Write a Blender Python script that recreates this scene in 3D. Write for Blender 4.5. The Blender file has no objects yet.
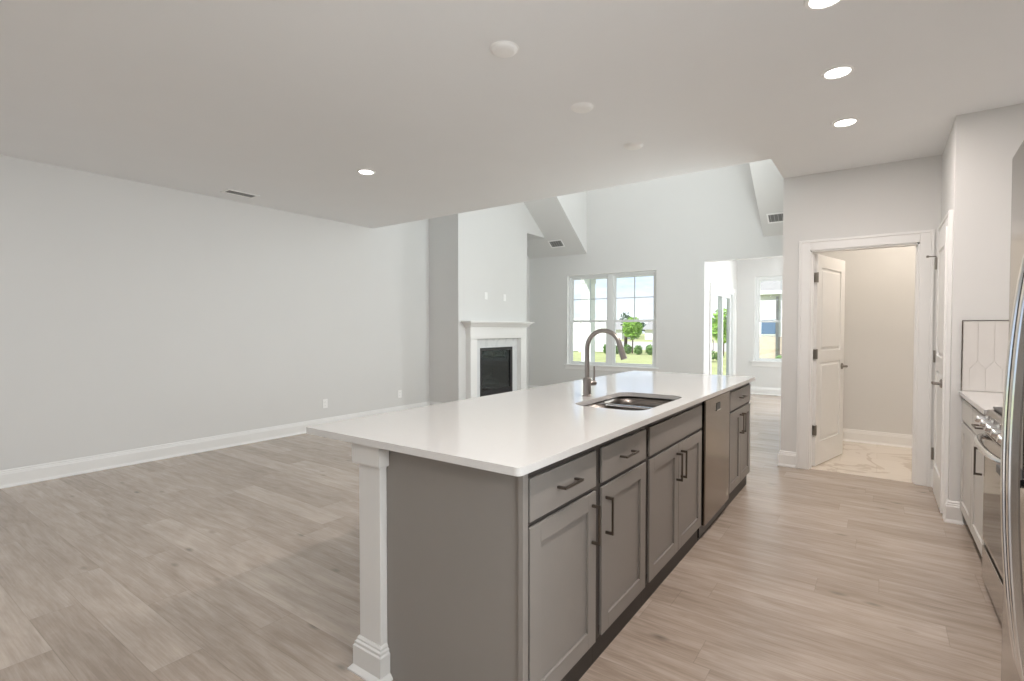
import bpy, bmesh, math, random
from mathutils import Vector, Matrix
R = math.radians
S = bpy.context.scene
C = S.collection
random.seed(7)

# ------------------------------------------------------------------ camera
FPX = 511.5
cd = bpy.data.cameras.new('camera')
cam = bpy.data.objects.new('camera', cd); C.objects.link(cam)
cd.sensor_fit = 'HORIZONTAL'; cd.sensor_width = 36.0
cd.lens = 36.0 * FPX / 1024.0
cd.clip_start = 0.05; cd.clip_end = 500
cam.location = (0, 0, 1.31)
cam.rotation_euler = (R(90 - 1.306), 0, R(35.65))
S.camera = cam

# ------------------------------------------------------------------ exposure
vs = S.view_settings
S.display_settings.display_device = 'sRGB'
vs.view_transform = 'Standard'; vs.look = 'None'
vs.gamma = 1.0; vs.use_curve_mapping = False
vs.exposure = 0.16
S.cycles.max_bounces = 14; S.cycles.diffuse_bounces = 8
S.cycles.glossy_bounces = 5; S.cycles.transparent_max_bounces = 16
S.cycles.use_denoising = True
S.cycles.sample_clamp_indirect = 6.0
S.cycles.caustics_reflective = False; S.cycles.caustics_refractive = False

# ------------------------------------------------------------------ world: blue sky with soft clouds
W = bpy.data.worlds.new('world'); S.world = W; W.use_nodes = True
nt = W.node_tree; nt.nodes.clear()
wo = nt.nodes.new('ShaderNodeOutputWorld'); wb = nt.nodes.new('ShaderNodeBackground')
tc = nt.nodes.new('ShaderNodeTexCoord'); mp = nt.nodes.new('ShaderNodeMapping')
mp.inputs['Scale'].default_value = (1, 1, 3.5)
nz = nt.nodes.new('ShaderNodeTexNoise'); nz.inputs['Scale'].default_value = 3.2
nz.inputs['Detail'].default_value = 6; nz.inputs['Roughness'].default_value = .6
rp = nt.nodes.new('ShaderNodeValToRGB')
rp.color_ramp.elements[0].position = .38; rp.color_ramp.elements[0].color = (.50, .66, .90, 1)
rp.color_ramp.elements[1].position = .60; rp.color_ramp.elements[1].color = (.93, .95, 1.0, 1)
nt.links.new(tc.outputs['Generated'], mp.inputs['Vector']); nt.links.new(mp.outputs['Vector'], nz.inputs['Vector'])
nt.links.new(nz.outputs['Fac'], rp.inputs['Fac']); nt.links.new(rp.outputs['Color'], wb.inputs['Color'])
wb.inputs['Strength'].default_value = 1.25
nt.links.new(wb.outputs['Background'], wo.inputs['Surface'])

# ------------------------------------------------------------------ sun and added area lights
def light(name, kind, loc, energy, color=(1, 1, 1), rot=(0, 0, 0), size=None, size_y=None, shape=None, spread=None, parent=None):
    ld = bpy.data.lights.new(name, kind); ld.energy = energy; ld.color = color
    o = bpy.data.objects.new(name, ld); C.objects.link(o)
    o.location = loc; o.rotation_euler = rot
    if kind == 'AREA':
        ld.shape = shape or 'RECTANGLE'; ld.size = size
        if size_y: ld.size_y = size_y
        if spread: ld.spread = spread
    if parent: o.parent = parent
    return o
# power (W) and colour of each source
POWER = {'dormer': (9.0, (0.97, 1, 1)),
         'side': (69.0, (0.941, 1.0, 0.996)),
         'kfill': (40.0, (0.931, 0.985, 1.0)),
         'sunroom': (104.0, (0.93, 0.96, 1)),
         'bath': (13.5, (1, 0.87, 0.74)),
         'kitchen': (10.2, (1, 0.9, 0.845)),
         'dining': (7.3, (0.86, 0.955, 1))}
sun = light('sun', 'SUN', (0, -10, 20), 6.0, (1, .96, .9), (R(48), 0, R(-28)))
sun.data.angle = R(2)
# unseen lamp added under the closed dormer ceiling of the great room
light('dormer_fill_light', 'AREA', (-3.0, 7.75, 4.37), *POWER['dormer'], (0, 0, 0), 2.9, 1.9)
# area light added on the great room's right-hand wall, hidden behind the door wall
light('side_fill_light', 'AREA', (-.766, 6.10, 2.40), *POWER['side'], (0, R(90), 0), 1.8, 1.0)
# fill light added outside an opening in the right-hand wall, beside the camera
light('kitchen_fill_light', 'AREA', (1.27, .54, 1.55), *POWER['kfill'], (0, R(90), 0), 1.1, .85)
# extra light put inside the sunroom, unseen to the right of its opening
light('sunroom_fill_light', 'AREA', (0.0, 11.12, 1.5), *POWER['sunroom'], (R(-90), 0, 0), 1.7, 1.8)
# lamp without a fixture, added unseen to brighten the tiled room
light('bathroom_fill_light', 'AREA', (.3, 6.3, 2.70), *POWER['bath'], (0, 0, 0), .5, .5)

# ------------------------------------------------------------------ materials
def newmat(name):
    m = bpy.data.materials.new(name); m.use_nodes = True
    return m, m.node_tree, m.node_tree.nodes['Principled BSDF']
def mat(name, col, rough=.5, metal=0.0, noise=0.0, nscale=20, bump=0.0, bscale=200, spec=.5, emit=None, estr=0):
    m, t, b = newmat(name)
    b.inputs['Base Color'].default_value = (*col, 1); b.inputs['Roughness'].default_value = rough
    b.inputs['Metallic'].default_value = metal; b.inputs['Specular IOR Level'].default_value = spec
    tcn = t.nodes.new('ShaderNodeTexCoord')
    n = t.nodes.new('ShaderNodeTexNoise'); n.inputs['Scale'].default_value = nscale; n.inputs['Detail'].default_value = 4
    t.links.new(tcn.outputs['Object'], n.inputs['Vector'])
    mx = t.nodes.new('ShaderNodeMix'); mx.data_type = 'RGBA'
    a = noise if noise else .015
    mx.inputs['A'].default_value = (*[max(0, c * (1 - a)) for c in col], 1)
    mx.inputs['B'].default_value = (*[min(1, c * (1 + a)) for c in col], 1)
    t.links.new(n.outputs['Fac'], mx.inputs['Factor']); t.links.new(mx.outputs['Result'], b.inputs['Base Color'])
    if bump:
        n2 = t.nodes.new('ShaderNodeTexNoise'); n2.inputs['Scale'].default_value = bscale
        t.links.new(tcn.outputs['Object'], n2.inputs['Vector'])
        bp = t.nodes.new('ShaderNodeBump'); bp.inputs['Strength'].default_value = bump; bp.inputs['Distance'].default_value = .002
        t.links.new(n2.outputs['Fac'], bp.inputs['Height']); t.links.new(bp.outputs['Normal'], b.inputs['Normal'])
    if emit:
        b.inputs['Emission Color'].default_value = (*emit, 1); b.inputs['Emission Strength'].default_value = estr
    return m
def metal_mat(name, col, rough, axis=(1, 1, 40)):
    m, t, b = newmat(name)
    b.inputs['Base Color'].default_value = (*col, 1); b.inputs['Metallic'].default_value = 1
    tcn = t.nodes.new('ShaderNodeTexCoord'); mpn = t.nodes.new('ShaderNodeMapping'); mpn.inputs['Scale'].default_value = axis
    n = t.nodes.new('ShaderNodeTexNoise'); n.inputs['Scale'].default_value = 12
    t.links.new(tcn.outputs['Object'], mpn.inputs['Vector']); t.links.new(mpn.outputs['Vector'], n.inputs['Vector'])
    mr = t.nodes.new('ShaderNodeMapRange'); mr.inputs['To Min'].default_value = rough * .93; mr.inputs['To Max'].default_value = rough * 1.07
    t.links.new(n.outputs['Fac'], mr.inputs['Value']); t.links.new(mr.outputs['Result'], b.inputs['Roughness'])
    return m
def glass_mat(name, tint=(1, 1, 1), refl=.08):
    m = bpy.data.materials.new(name); m.use_nodes = True; t = m.node_tree; t.nodes.clear()
    o = t.nodes.new('ShaderNodeOutputMaterial'); mx = t.nodes.new('ShaderNodeMixShader')
    tr = t.nodes.new('ShaderNodeBsdfTransparent'); tr.inputs['Color'].default_value = (*tint, 1)
    gl = t.nodes.new('ShaderNodeBsdfGlossy'); gl.inputs['Roughness'].default_value = .01
    mx.inputs['Fac'].default_value = refl
    t.links.new(tr.outputs[0], mx.inputs[1]); t.links.new(gl.outputs[0], mx.inputs[2]); t.links.new(mx.outputs[0], o.inputs['Surface'])
    return m
def math_node(t, op, a, b=None, c=None):
    n = t.nodes.new('ShaderNodeMath'); n.operation = op
    for i, v in enumerate((a, b, c)):
        if v is None: continue
        if isinstance(v, (int, float)): n.inputs[i].default_value = v
        else: t.links.new(v, n.inputs[i])
    return n.outputs[0]
def floor_mat():
    m, t, b = newmat('oak_plank'); L = t.links
    tcn = t.nodes.new('ShaderNodeTexCoord'); sx = t.nodes.new('ShaderNodeSeparateXYZ'); L.new(tcn.outputs['Object'], sx.inputs[0])
    x, y = sx.outputs[0], sx.outputs[1]
    yy = math_node(t, 'DIVIDE', math_node(t, 'ADD', y, 20 - .06), .18)
    row = math_node(t, 'FLOOR', yy); fy = math_node(t, 'FRACT', yy)
    wn = t.nodes.new('ShaderNodeTexWhiteNoise'); wn.noise_dimensions = '1D'; L.new(row, wn.inputs['W'])
    xx = math_node(t, 'ADD', math_node(t, 'DIVIDE', math_node(t, 'ADD', x, 20), 1.22), wn.outputs['Value'])
    colm = math_node(t, 'FLOOR', xx); fx = math_node(t, 'FRACT', xx)
    cb = t.nodes.new('ShaderNodeCombineXYZ'); L.new(row, cb.inputs[0]); L.new(colm, cb.inputs[1])
    wn2 = t.nodes.new('ShaderNodeTexWhiteNoise'); wn2.noise_dimensions = '2D'; L.new(cb.outputs[0], wn2.inputs['Vector'])
    # grain, stretched along the plank, shifted per plank
    sh = math_node(t, 'MULTIPLY', wn2.outputs['Value'], 37.0)
    cg = t.nodes.new('ShaderNodeCombineXYZ')
    L.new(math_node(t, 'MULTIPLY', x, 1.5), cg.inputs[0]); L.new(math_node(t, 'MULTIPLY', y, 9.0), cg.inputs[1]); L.new(sh, cg.inputs[2])
    g1 = t.nodes.new('ShaderNodeTexNoise'); g1.inputs['Scale'].default_value = 2.2; g1.inputs['Detail'].default_value = 6; g1.inputs['Roughness'].default_value = .6
    g1.inputs['Distortion'].default_value = .35
    L.new(cg.outputs[0], g1.inputs['Vector'])
    cg2 = t.nodes.new('ShaderNodeCombineXYZ')
    L.new(math_node(t, 'MULTIPLY', x, 3.0), cg2.inputs[0]); L.new(math_node(t, 'MULTIPLY', y, 90.0), cg2.inputs[1]); L.new(sh, cg2.inputs[2])
    g2 = t.nodes.new('ShaderNodeTexNoise'); g2.inputs['Scale'].default_value = 1.6; g2.inputs['Detail'].default_value = 3
    L.new(cg2.outputs[0], g2.inputs['Vector'])
    # knots
    cg3 = t.nodes.new('ShaderNodeCombineXYZ')
    L.new(math_node(t, 'MULTIPLY', x, 1.9), cg3.inputs[0]); L.new(math_node(t, 'MULTIPLY', y, 4.6), cg3.inputs[1]); L.new(sh, cg3.inputs[2])
    vk = t.nodes.new('ShaderNodeTexVoronoi'); vk.inputs['Scale'].default_value = 1.25; L.new(cg3.outputs[0], vk.inputs['Vector'])
    kn = t.nodes.new('ShaderNodeMapRange'); kn.inputs['From Min'].default_value = .015; kn.inputs['From Max'].default_value = .13
    kn.inputs['To Min'].default_value = .48; kn.inputs['To Max'].default_value = 1.0; L.new(vk.outputs['Distance'], kn.inputs['Value'])
    rmp = t.nodes.new('ShaderNodeValToRGB'); e = rmp.color_ramp.elements
    e[0].position = .30; e[0].color = (.30, .238, .19, 1); e[1].position = .72; e[1].color = (.54, .455, .385, 1)
    v = math_node(t, 'ADD', math_node(t, 'MULTIPLY', g1.outputs['Fac'], .70), math_node(t, 'MULTIPLY', g2.outputs['Fac'], .30))
    v = math_node(t, 'ADD', v, math_node(t, 'MULTIPLY', wn2.outputs['Value'], .20)); v = math_node(t, 'SUBTRACT', v, .10)
    L.new(v, rmp.inputs['Fac'])
    # seams between planks
    ey = math_node(t, 'MULTIPLY', math_node(t, 'MINIMUM', fy, math_node(t, 'SUBTRACT', 1.0, fy)), .18)
    ex = math_node(t, 'MULTIPLY', math_node(t, 'MINIMUM', fx, math_node(t, 'SUBTRACT', 1.0, fx)), 1.22)
    ed = math_node(t, 'MINIMUM', ex, ey)
    sm = t.nodes.new('ShaderNodeMapRange'); sm.inputs['From Min'].default_value = .0006; sm.inputs['From Max'].default_value = .0022
    sm.inputs['To Min'].default_value = .80; sm.inputs['To Max'].default_value = 1.0; L.new(ed, sm.inputs['Value'])
    f = math_node(t, 'MULTIPLY', sm.outputs['Result'], kn.outputs['Result'])
    mx = t.nodes.new('ShaderNodeMix'); mx.data_type = 'RGBA'; mx.blend_type = 'MULTIPLY'; mx.inputs['Factor'].default_value = 1
    L.new(rmp.outputs['Color'], mx.inputs['A'])
    cc = t.nodes.new('ShaderNodeCombineColor'); [L.new(f, cc.inputs[i]) for i in range(3)]
    L.new(cc.outputs[0], mx.inputs['B']); L.new(mx.outputs['Result'], b.inputs['Base Color'])
    b.inputs['Roughness'].default_value = .27; b.inputs['Specular IOR Level'].default_value = .75
    bp = t.nodes.new('ShaderNodeBump'); bp.inputs['Strength'].default_value = .12; bp.inputs['Distance'].default_value = .002
    L.new(math_node(t, 'MULTIPLY', sm.outputs['Result'], g2.outputs['Fac']), bp.inputs['Height']); L.new(bp.outputs['Normal'], b.inputs['Normal'])
    return m
def marble_mat(name, base, vein, scale, tile=None, rough=.25, grout=(.6, .56, .5)):
    m, t, b = newmat(name); L = t.links
    tcn = t.nodes.new('ShaderNodeTexCoord')
    n = t.nodes.new('ShaderNodeTexNoise'); n.inputs['Scale'].default_value = scale; n.inputs['Detail'].default_value = 5; n.inputs['Distortion'].default_value = 1.4
    L.new(tcn.outputs['Object'], n.inputs['Vector'])
    d = math_node(t, 'ABSOLUTE', math_node(t, 'SUBTRACT', n.outputs['Fac'], .5))
    mr = t.nodes.new('ShaderNodeMapRange'); mr.inputs['From Min'].default_value = 0; mr.inputs['From Max'].default_value = .035
    L.new(d, mr.inputs['Value'])
    n2 = t.nodes.new('ShaderNodeTexNoise'); n2.inputs['Scale'].default_value = scale * .7; L.new(tcn.outputs['Object'], n2.inputs['Vector'])
    f = math_node(t, 'MAXIMUM', mr.outputs['Result'], math_node(t, 'MULTIPLY', n2.outputs['Fac'], 1.25))
    mx = t.nodes.new('ShaderNodeMix'); mx.data_type = 'RGBA'
    mx.inputs['A'].default_value = (*vein, 1); mx.inputs['B'].default_value = (*base, 1); L.new(f, mx.inputs['Factor'])
    out = mx.outputs['Result']
    if tile:
        br = t.nodes.new('ShaderNodeTexBrick'); br.inputs['Scale'].default_value = 1
        br.inputs['Brick Width'].default_value = tile[0]; br.inputs['Row Height'].default_value = tile[1]
        br.inputs['Mortar Size'].default_value = .003; br.inputs['Color1'].default_value = (1, 1, 1, 1); br.inputs['Color2'].default_value = (.95, .94, .93, 1)
        br.inputs['Mortar'].default_value = (*grout, 1)
        L.new(tcn.outputs['Object'], br.inputs['Vector'])
        m2 = t.nodes.new('ShaderNodeMix'); m2.data_type = 'RGBA'; m2.blend_type = 'MULTIPLY'; m2.inputs['Factor'].default_value = 1
        L.new(out, m2.inputs['A']); L.new(br.outputs['Color'], m2.inputs['B']); out = m2.outputs['Result']
    L.new(out, b.inputs['Base Color']); b.inputs['Roughness'].default_value = rough
    return m

M = dict(
    wall=mat('wall_paint', (.74, .74, .73), .85, noise=.012, nscale=3, bump=.05),
    ceiling=mat('ceiling_paint', (.86, .872, .88), .9, noise=.012, nscale=3, bump=.15, bscale=120),
    trim=mat('white_trim', (.86, .86, .85), .35),
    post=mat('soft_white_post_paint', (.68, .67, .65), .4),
    floor=floor_mat(),
    marble_floor=marble_mat('cream_marble_tile', (.80, .73, .65), (.50, .40, .31), 1.3, (.6, .3), .25, (.88, .86, .84)),
    marble=marble_mat('white_marble', (.76, .78, .79), (.62, .65, .67), 2, None, .2),
    quartz=mat('white_quartz', (.66, .65, .635), .10, noise=.02, nscale=160, spec=.5),
    gray=mat('gray_cabinet_paint', (.25, .232, .214), .38, noise=.02),
    frame=mat('cabinet_frame_painted_shade', (.06, .052, .047), .45),  # shade of the gaps between doors, painted into the frame colour
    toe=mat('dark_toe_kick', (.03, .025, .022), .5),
    white_cab=mat('light_cabinet_paint', (.60, .58, .55), .4),
    steel=metal_mat('brushed_stainless', (.42, .385, .355), .20),
    steel_dark=metal_mat('dark_stainless', (.30, .29, .28), .3),
    chrome=metal_mat('polished_steel', (.72, .72, .72), .14),
    nickel=metal_mat('brushed_nickel', (.36, .33, .31), .3),
    bronze=metal_mat('dark_pull_metal', (.17, .15, .13), .38),
    sink_steel=metal_mat('satin_sink_steel', (.26, .235, .215), .30),
    floor_tint_steel=metal_mat('floor_tinted_stainless', (.27, .232, .20), .22),  # dishwasher steel with the floor's warm reflection put into its colour
    hinge=metal_mat('hinge_metal', (.33, .31, .28), .35),
    black=mat('black_enamel', (.015, .015, .017), .35),
    blackglass=mat('black_glass', (.012, .014, .016), .06),
    firebox=mat('firebox_lining', (.06, .066, .066), .8, noise=.3, nscale=15),
    log=mat('ceramic_log', (.22, .19, .16), .9, noise=.35, nscale=25),
    plastic=mat('white_plastic', (.93, .93, .92), .4),
    tile=mat('white_glazed_tile', (.76, .74, .715), .18),
    grout=mat('tile_grout', (.73, .71, .68), .9),
    lamp=mat('lamp_lens', (1, 1, 1), .5, emit=(1, .97, .92), estr=14),
    ventslat=mat('vent_slat', (.45, .45, .44), .5),
    ventgrey=mat('vent_shadow', (.20, .20, .20), .8),
    vinyl=mat('white_vinyl', (.80, .82, .82), .35),
    glass=glass_mat('window_glass', (.97, .99, .985), .05),
    fglass=glass_mat('fireplace_glass', (.50, .56, .56), .09),
    siding=mat('pale_siding', (.76, .75, .74), .7),
    soffit=mat('porch_soffit_paint', (.50, .57, .57), .7),
    muntin=mat('muntin_gray', (.55, .60, .62), .4),
    shingle=mat('gray_shingle', (.32, .31, .31), .9, noise=.3, nscale=9),
    stone=mat('tan_stone', (.55, .45, .36), .9, noise=.25, nscale=5),
    paneblue=mat('house_window_pane', (.10, .16, .26), .1),
    lawn=mat('lawn_grass', (.38, .40, .18), .95, noise=.35, nscale=.8),
    road=mat('pale_road', (.50, .48, .46), .9),
    concrete=mat('patio_concrete', (.55, .54, .52), .9),
    bark=mat('bark', (.10, .07, .05), .9, noise=.3),
    leaf_l=mat('bright_leaf', (.22, .40, .05), .6, noise=.3, nscale=4),
    leaf_m=mat('mid_leaf', (.13, .24, .06), .6, noise=.3, nscale=4),
    leaf_d=mat('dark_leaf', (.06, .12, .06), .7, noise=.3, nscale=2),
)

# ------------------------------------------------------------------ mesh helpers
class MB:
    def __init__(s): s.bm = bmesh.new()
    def box(s, x0, x1, y0, y1, z0, z1):
        v = [s.bm.verts.new((x, y, z)) for x in (x0, x1) for y in (y0, y1) for z in (z0, z1)]
        for f in ((0, 1, 3, 2), (4, 6, 7, 5), (0, 4, 5, 1), (2, 3, 7, 6), (0, 2, 6, 4), (1, 5, 7, 3)):
            s.bm.faces.new([v[i] for i in f])
        return s
    def prism(s, pts, axis, a, b):
        """polygon pts (2d) extruded along axis from a to b; the 2d coordinates are the other two axes in order"""
        def P(p, w): return {0: (w, p[0], p[1]), 1: (p[0], w, p[1]), 2: (p[0], p[1], w)}[axis]
        A = [s.bm.verts.new(P(p, a)) for p in pts]; B = [s.bm.verts.new(P(p, b)) for p in pts]
        n = len(pts)
        s.bm.faces.new(A[::-1]); s.bm.faces.new(B)
        for i in range(n): s.bm.faces.new((A[i], A[(i + 1) % n], B[(i + 1) % n], B[i]))
        return s
    def tube(s, path, r, n=12, caps=True):
        path = [Vector(p) for p in path]
        rs = r if isinstance(r, (list, tuple)) else [r] * len(path)
        rings = []; up = None
        for i, p in enumerate(path):
            d = (path[min(i + 1, len(path) - 1)] - path[max(i - 1, 0)]).normalized()
            if up is None: up = Vector((0, 0, 1)) if abs(d.z) < .9 else Vector((1, 0, 0))
            u = d.cross(up)
            if u.length < 1e-4: u = d.orthogonal()
            u.normalize(); w = u.cross(d).normalized(); up = w
            rings.append([s.bm.verts.new(p + (u * math.cos(2 * math.pi * k / n) + w * math.sin(2 * math.pi * k / n)) * rs[i]) for k in range(n)])
        for a, b in zip(rings, rings[1:]):
            for k in range(n): s.bm.faces.new((a[k], a[(k + 1) % n], b[(k + 1) % n], b[k]))
        if caps: s.bm.faces.new(rings[0][::-1]); s.bm.faces.new(rings[-1])
        return s
    def ribbon(s, path, normal, w, th):
        """flat bar of width w (along the given side vector) and thickness th along a path"""
        path = [Vector(p) for p in path]; side = Vector(normal).normalized(); rings = []
        for i, p in enumerate(path):
            d = (path[min(i + 1, len(path) - 1)] - path[max(i - 1, 0)]).normalized()
            q = d.cross(side).normalized()
            rings.append([s.bm.verts.new(p + side * (a * w / 2) + q * (b * th / 2)) for a, b in ((-1, -1), (1, -1), (1, 1), (-1, 1))])
        for a, b in zip(rings, rings[1:]):
            for k in range(4): s.bm.faces.new((a[k], a[(k + 1) % 4], b[(k + 1) % 4], b[k]))
        s.bm.faces.new(rings[0][::-1]); s.bm.faces.new(rings[-1])
        return s
    def lathe(s, prof, c, axis=(0, 0, 1), n=24):
        """prof: (radius, height) pairs round an axis through c"""
        ax = Vector(axis).normalized(); u = ax.orthogonal().normalized(); w = ax.cross(u); c = Vector(c); rings = []
        for r, h in prof:
            if r < 1e-6: rings.append([s.bm.verts.new(c + ax * h)])
            else: rings.append([s.bm.verts.new(c + ax * h + (u * math.cos(2 * math.pi * k / n) + w * math.sin(2 * math.pi * k / n)) * r) for k in range(n)])
        for a, b in zip(rings, rings[1:]):
            for k in range(n):
                q = [a[k % len(a)], a[(k + 1) % len(a)], b[(k + 1) % len(b)], b[k % len(b)]]
                q = [v for i, v in enumerate(q) if v not in q[:i]]
                if len(q) > 2: s.bm.faces.new(q)
        for rg, rev in ((rings[0], 1), (rings[-1], 0)):
            if len(rg) > 2: s.bm.faces.new(rg[::-1] if rev else rg)
        return s
    def sweep(s, path, prof, z=0, side=1):
        """moulding profile (out, up) swept along a horizontal polyline with mitred corners; out is to the left of travel when side = 1"""
        P = [Vector((p[0], p[1])) for p in path]; rings = []
        for i, p in enumerate(P):
            ns = []
            for a, b in ((i - 1, i), (i, i + 1)):
                if a >= 0 and b < len(P):
                    d = (P[b] - P[a]).normalized(); ns.append(Vector((-d.y, d.x)) * side)
            n = ns[0] if len(ns) == 1 else (ns[0] + ns[1]) / (1 + ns[0].dot(ns[1]))
            rings.append([s.bm.verts.new((p.x + n.x * o, p.y + n.y * o, z + h)) for o, h in prof])
        k = len(prof)
        for a, b in zip(rings, rings[1:]):
            for j in range(k): s.bm.faces.new((a[j], a[(j + 1) % k], b[(j + 1) % k], b[j]))
        s.bm.faces.new(rings[0]); s.bm.faces.new(rings[-1][::-1])
        return s
    def build(s, name, m, parent=None, bev=0, smooth=False, seg=2):
        bmesh.ops.recalc_face_normals(s.bm, faces=s.bm.faces[:])
        if parent is not None:
            o_ = world_loc(parent); bmesh.ops.translate(s.bm, vec=-o_, verts=s.bm.verts[:])
        me = bpy.data.meshes.new(name); s.bm.to_mesh(me); s.bm.free()
        me.materials.append(m)
        o = bpy.data.objects.new(name, me); C.objects.link(o)
        if parent is not None: o.parent = parent
        if smooth:
            for p in me.polygons: p.use_smooth = True
            me.set_sharp_from_angle(angle=R(40))
        if bev:
            md = o.modifiers.new('bevel', 'BEVEL'); md.width = bev; md.segments = seg; md.limit_method = 'ANGLE'; md.angle_limit = R(50)
        return o
def world_loc(o):
    v = Vector(o.location)
    while o.parent: o = o.parent; v += Vector(o.location)
    return v
def thing(name, label, cat, loc=(0, 0, 0), group=None):
    o = bpy.data.objects.new(name, None); C.objects.link(o); o.location = loc; o.empty_display_size = .1
    o['label'] = label; o['category'] = cat
    if group: o['group'] = group
    return o
def tag(o, label, cat, group=None, kind=None):
    o['label'] = label; o['category'] = cat
    if group: o['group'] = group
    if kind: o['kind'] = kind
    return o
def struct(o, label=None, cat=None):
    o['kind'] = 'structure'
    if label: o['label'] = label
    if cat: o['category'] = cat
    return o
def sroot(name, label, cat, loc=(0, 0, 0)):
    o = thing(name, label, cat, loc); o['kind'] = 'structure'; return o
def copy_tree(o, delta, parent=None):
    c = o.copy(); C.objects.link(c)
    if parent is None: c.location = Vector(o.location) + Vector(delta)
    else: c.parent = parent
    for ch in list(o.children): copy_tree(ch, delta, c)
    return c

# ------------------------------------------------------------------ room measures
H = 2.733          # flat ceiling
XL = -5.855        # left wall
YB = 8.79          # back wall
YD = 5.466         # wall with the bathroom door
XP = .40           # pantry wall
YP = 4.528         # pantry end wall
XH = -.753         # corner of the door wall
YBM = 4.775        # edge of the flat ceiling
XBR, YC0, YC1 = -5.237, 5.892, 7.773   # chimney breast
XR = 1.13          # kitchen right wall
XS, YS = -2.37, 11.187                 # sunroom left and far walls
SL = .75
def zs(y): return 2.745 + SL * (YB - y)
XD0, XD1 = -4.55, -1.48                # dormer cheeks
ZD = 4.40; YDR = YB - (ZD - 2.745) / SL

# floors
m = MB(); m.box(XL - .1, 1.3, -3.7, 5.50, -.1, 0).box(XL - .1, XH + .12, 5.50, YB + .12, -.1, 0).box(XS - .12, 1.2, YB + .12, YS + .12, -.1, 0).box(XH + .12, 1.2, YB - .3, YB + .12, -.1, 0)
struct(m.build('floor', M['floor']), 'light oak plank floor running through the open rooms', 'floor')
struct(MB().box(XH + .12, 1.7, 5.50, 7.2, -.1, .002).build('floor_bathroom', M['marble_floor']), 'cream veined marble tile floor beyond the open white door', 'floor')
# walls
m = MB(); m.prism([(-3.7, 0), (YS, 0), (YS, 2.8), (YB, 2.8), (YBM, 5.9), (-3.7, 5.9)], 0, XL - .12, XL)
m = MB(); m.prism([(-3.7, 0), (YB + .14, 0), (YB + .14, 2.9), (YBM - .12, 5.9), (-3.7, 5.9)], 0, XL - .12, XL)
struct(m.build('wall_left', M['wall']), 'long plain pale wall of the open living area', 'wall')
WX0, WX1, WZ0, WZ1 = -4.975, -3.187, .60, 2.352
OX1 = -.88
m = MB()
m.box(XL, WX0, YB, YB + .14, 0, 4.6).box(WX1, XS, YB, YB + .14, 0, 4.6).box(WX0, WX1, YB, YB + .14, 0, WZ0).box(WX0, WX1, YB, YB + .14, WZ1, 4.6)
m.box(XS, OX1, YB, YB + .14, 2.428, 4.6).box(OX1, XH + .1, YB, YB + .14, 0, 4.6)
struct(m.build('wall_back', M['wall']), 'far wall of the great room with the double window and an opening', 'wall')
DX0, DX1, DZ = -.527, .272, 2.035
m = MB(); m.box(XH, DX0, YD, YD + .12, 0, H + .1).box(DX1, 1.7, YD, YD + .12, 0, H + .1).box(DX0, DX1, YD, YD + .12, DZ, H + .1)
m.box(XH, XH + .12, YD + .12, YB, 0, 5.0)
struct(m.build('wall_hall', M['wall']), 'pale wall around the open white door', 'wall')
PY0, PY1 = 4.672, 5.285
m = MB(); m.box(XP, XP + .1, YP, PY0, 0, H + .05).box(XP, XP + .1, PY1, YD, 0, H + .05).box(XP, XP + .1, PY0, PY1, 2.035, H + .05)
m.box(XP + .1, 1.25, YP, YP + .1, 0, H + .05)
struct(m.build('wall_pantry', M['wall']), 'pale corner walls of the pantry closet', 'wall')
struct(MB().box(XR, XR + .12, -3.7, .08, 0, H + .05).box(XR, XR + .12, .99, YP, 0, H + .05).box(XR, XR + .12, .08, .99, 0, .98).box(XR, XR + .12, .08, .99, 2.12, H + .05).build('wall_right', M['wall']), 'kitchen wall behind the range and refrigerator', 'wall')  # opening cut for the added kitchen fill light
m = MB(); m.box(XL, -5.2, -3.7, -3.58, 0, H).box(-2.8, XR, -3.7, -3.58, 0, H).box(-5.2, -2.8, -3.7, -3.58, 2.1, H)  # unseen opening put in to admit daylight, without doors
struct(m.build('wall_front', M['wall']), 'wall behind the camera with an opening added to let daylight in', 'wall')
struct(MB().box(XH + .12, 1.7, 7.10, 7.2, 0, H).box(1.6, 1.7, YD + .12, 7.1, 0, H).build('wall_bathroom', M['wall']), 'plain beige wall seen through the open white door', 'wall')
# chimney breast, with the wall that carries on over the alcove beside it
FY0, FY1, FZ0, FZ1 = 6.400, 7.290, .205, 1.000; FD = .42     # firebox opening and depth
m = MB()
for a_, b_, z_ in ((YC0, FY0, 0), (FY1, YC1, 0), (FY0, FY1, FZ1)): m.prism([(a_, z_), (b_, z_), (b_, zs(b_) + .02), (a_, zs(a_) + .02)], 0, XL, XBR)
m.box(XL, XBR, FY0, FY1, 0, FZ0).box(XL, XBR - FD, FY0, FY1, FZ0, FZ1)
struct(m.build('wall_chimney', M['wall']), 'white chimney breast above and around the fireplace', 'wall')
yq = YB - (3.057 - 2.745) / SL
m = MB(); m.prism([(YC1, 3.057), (yq, 3.057), (YC1, zs(YC1))], 0, XL, XBR)
struct(m.build('wall_alcove', M['wall']), 'wall over the alcove beside the chimney breast', 'wall')
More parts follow.
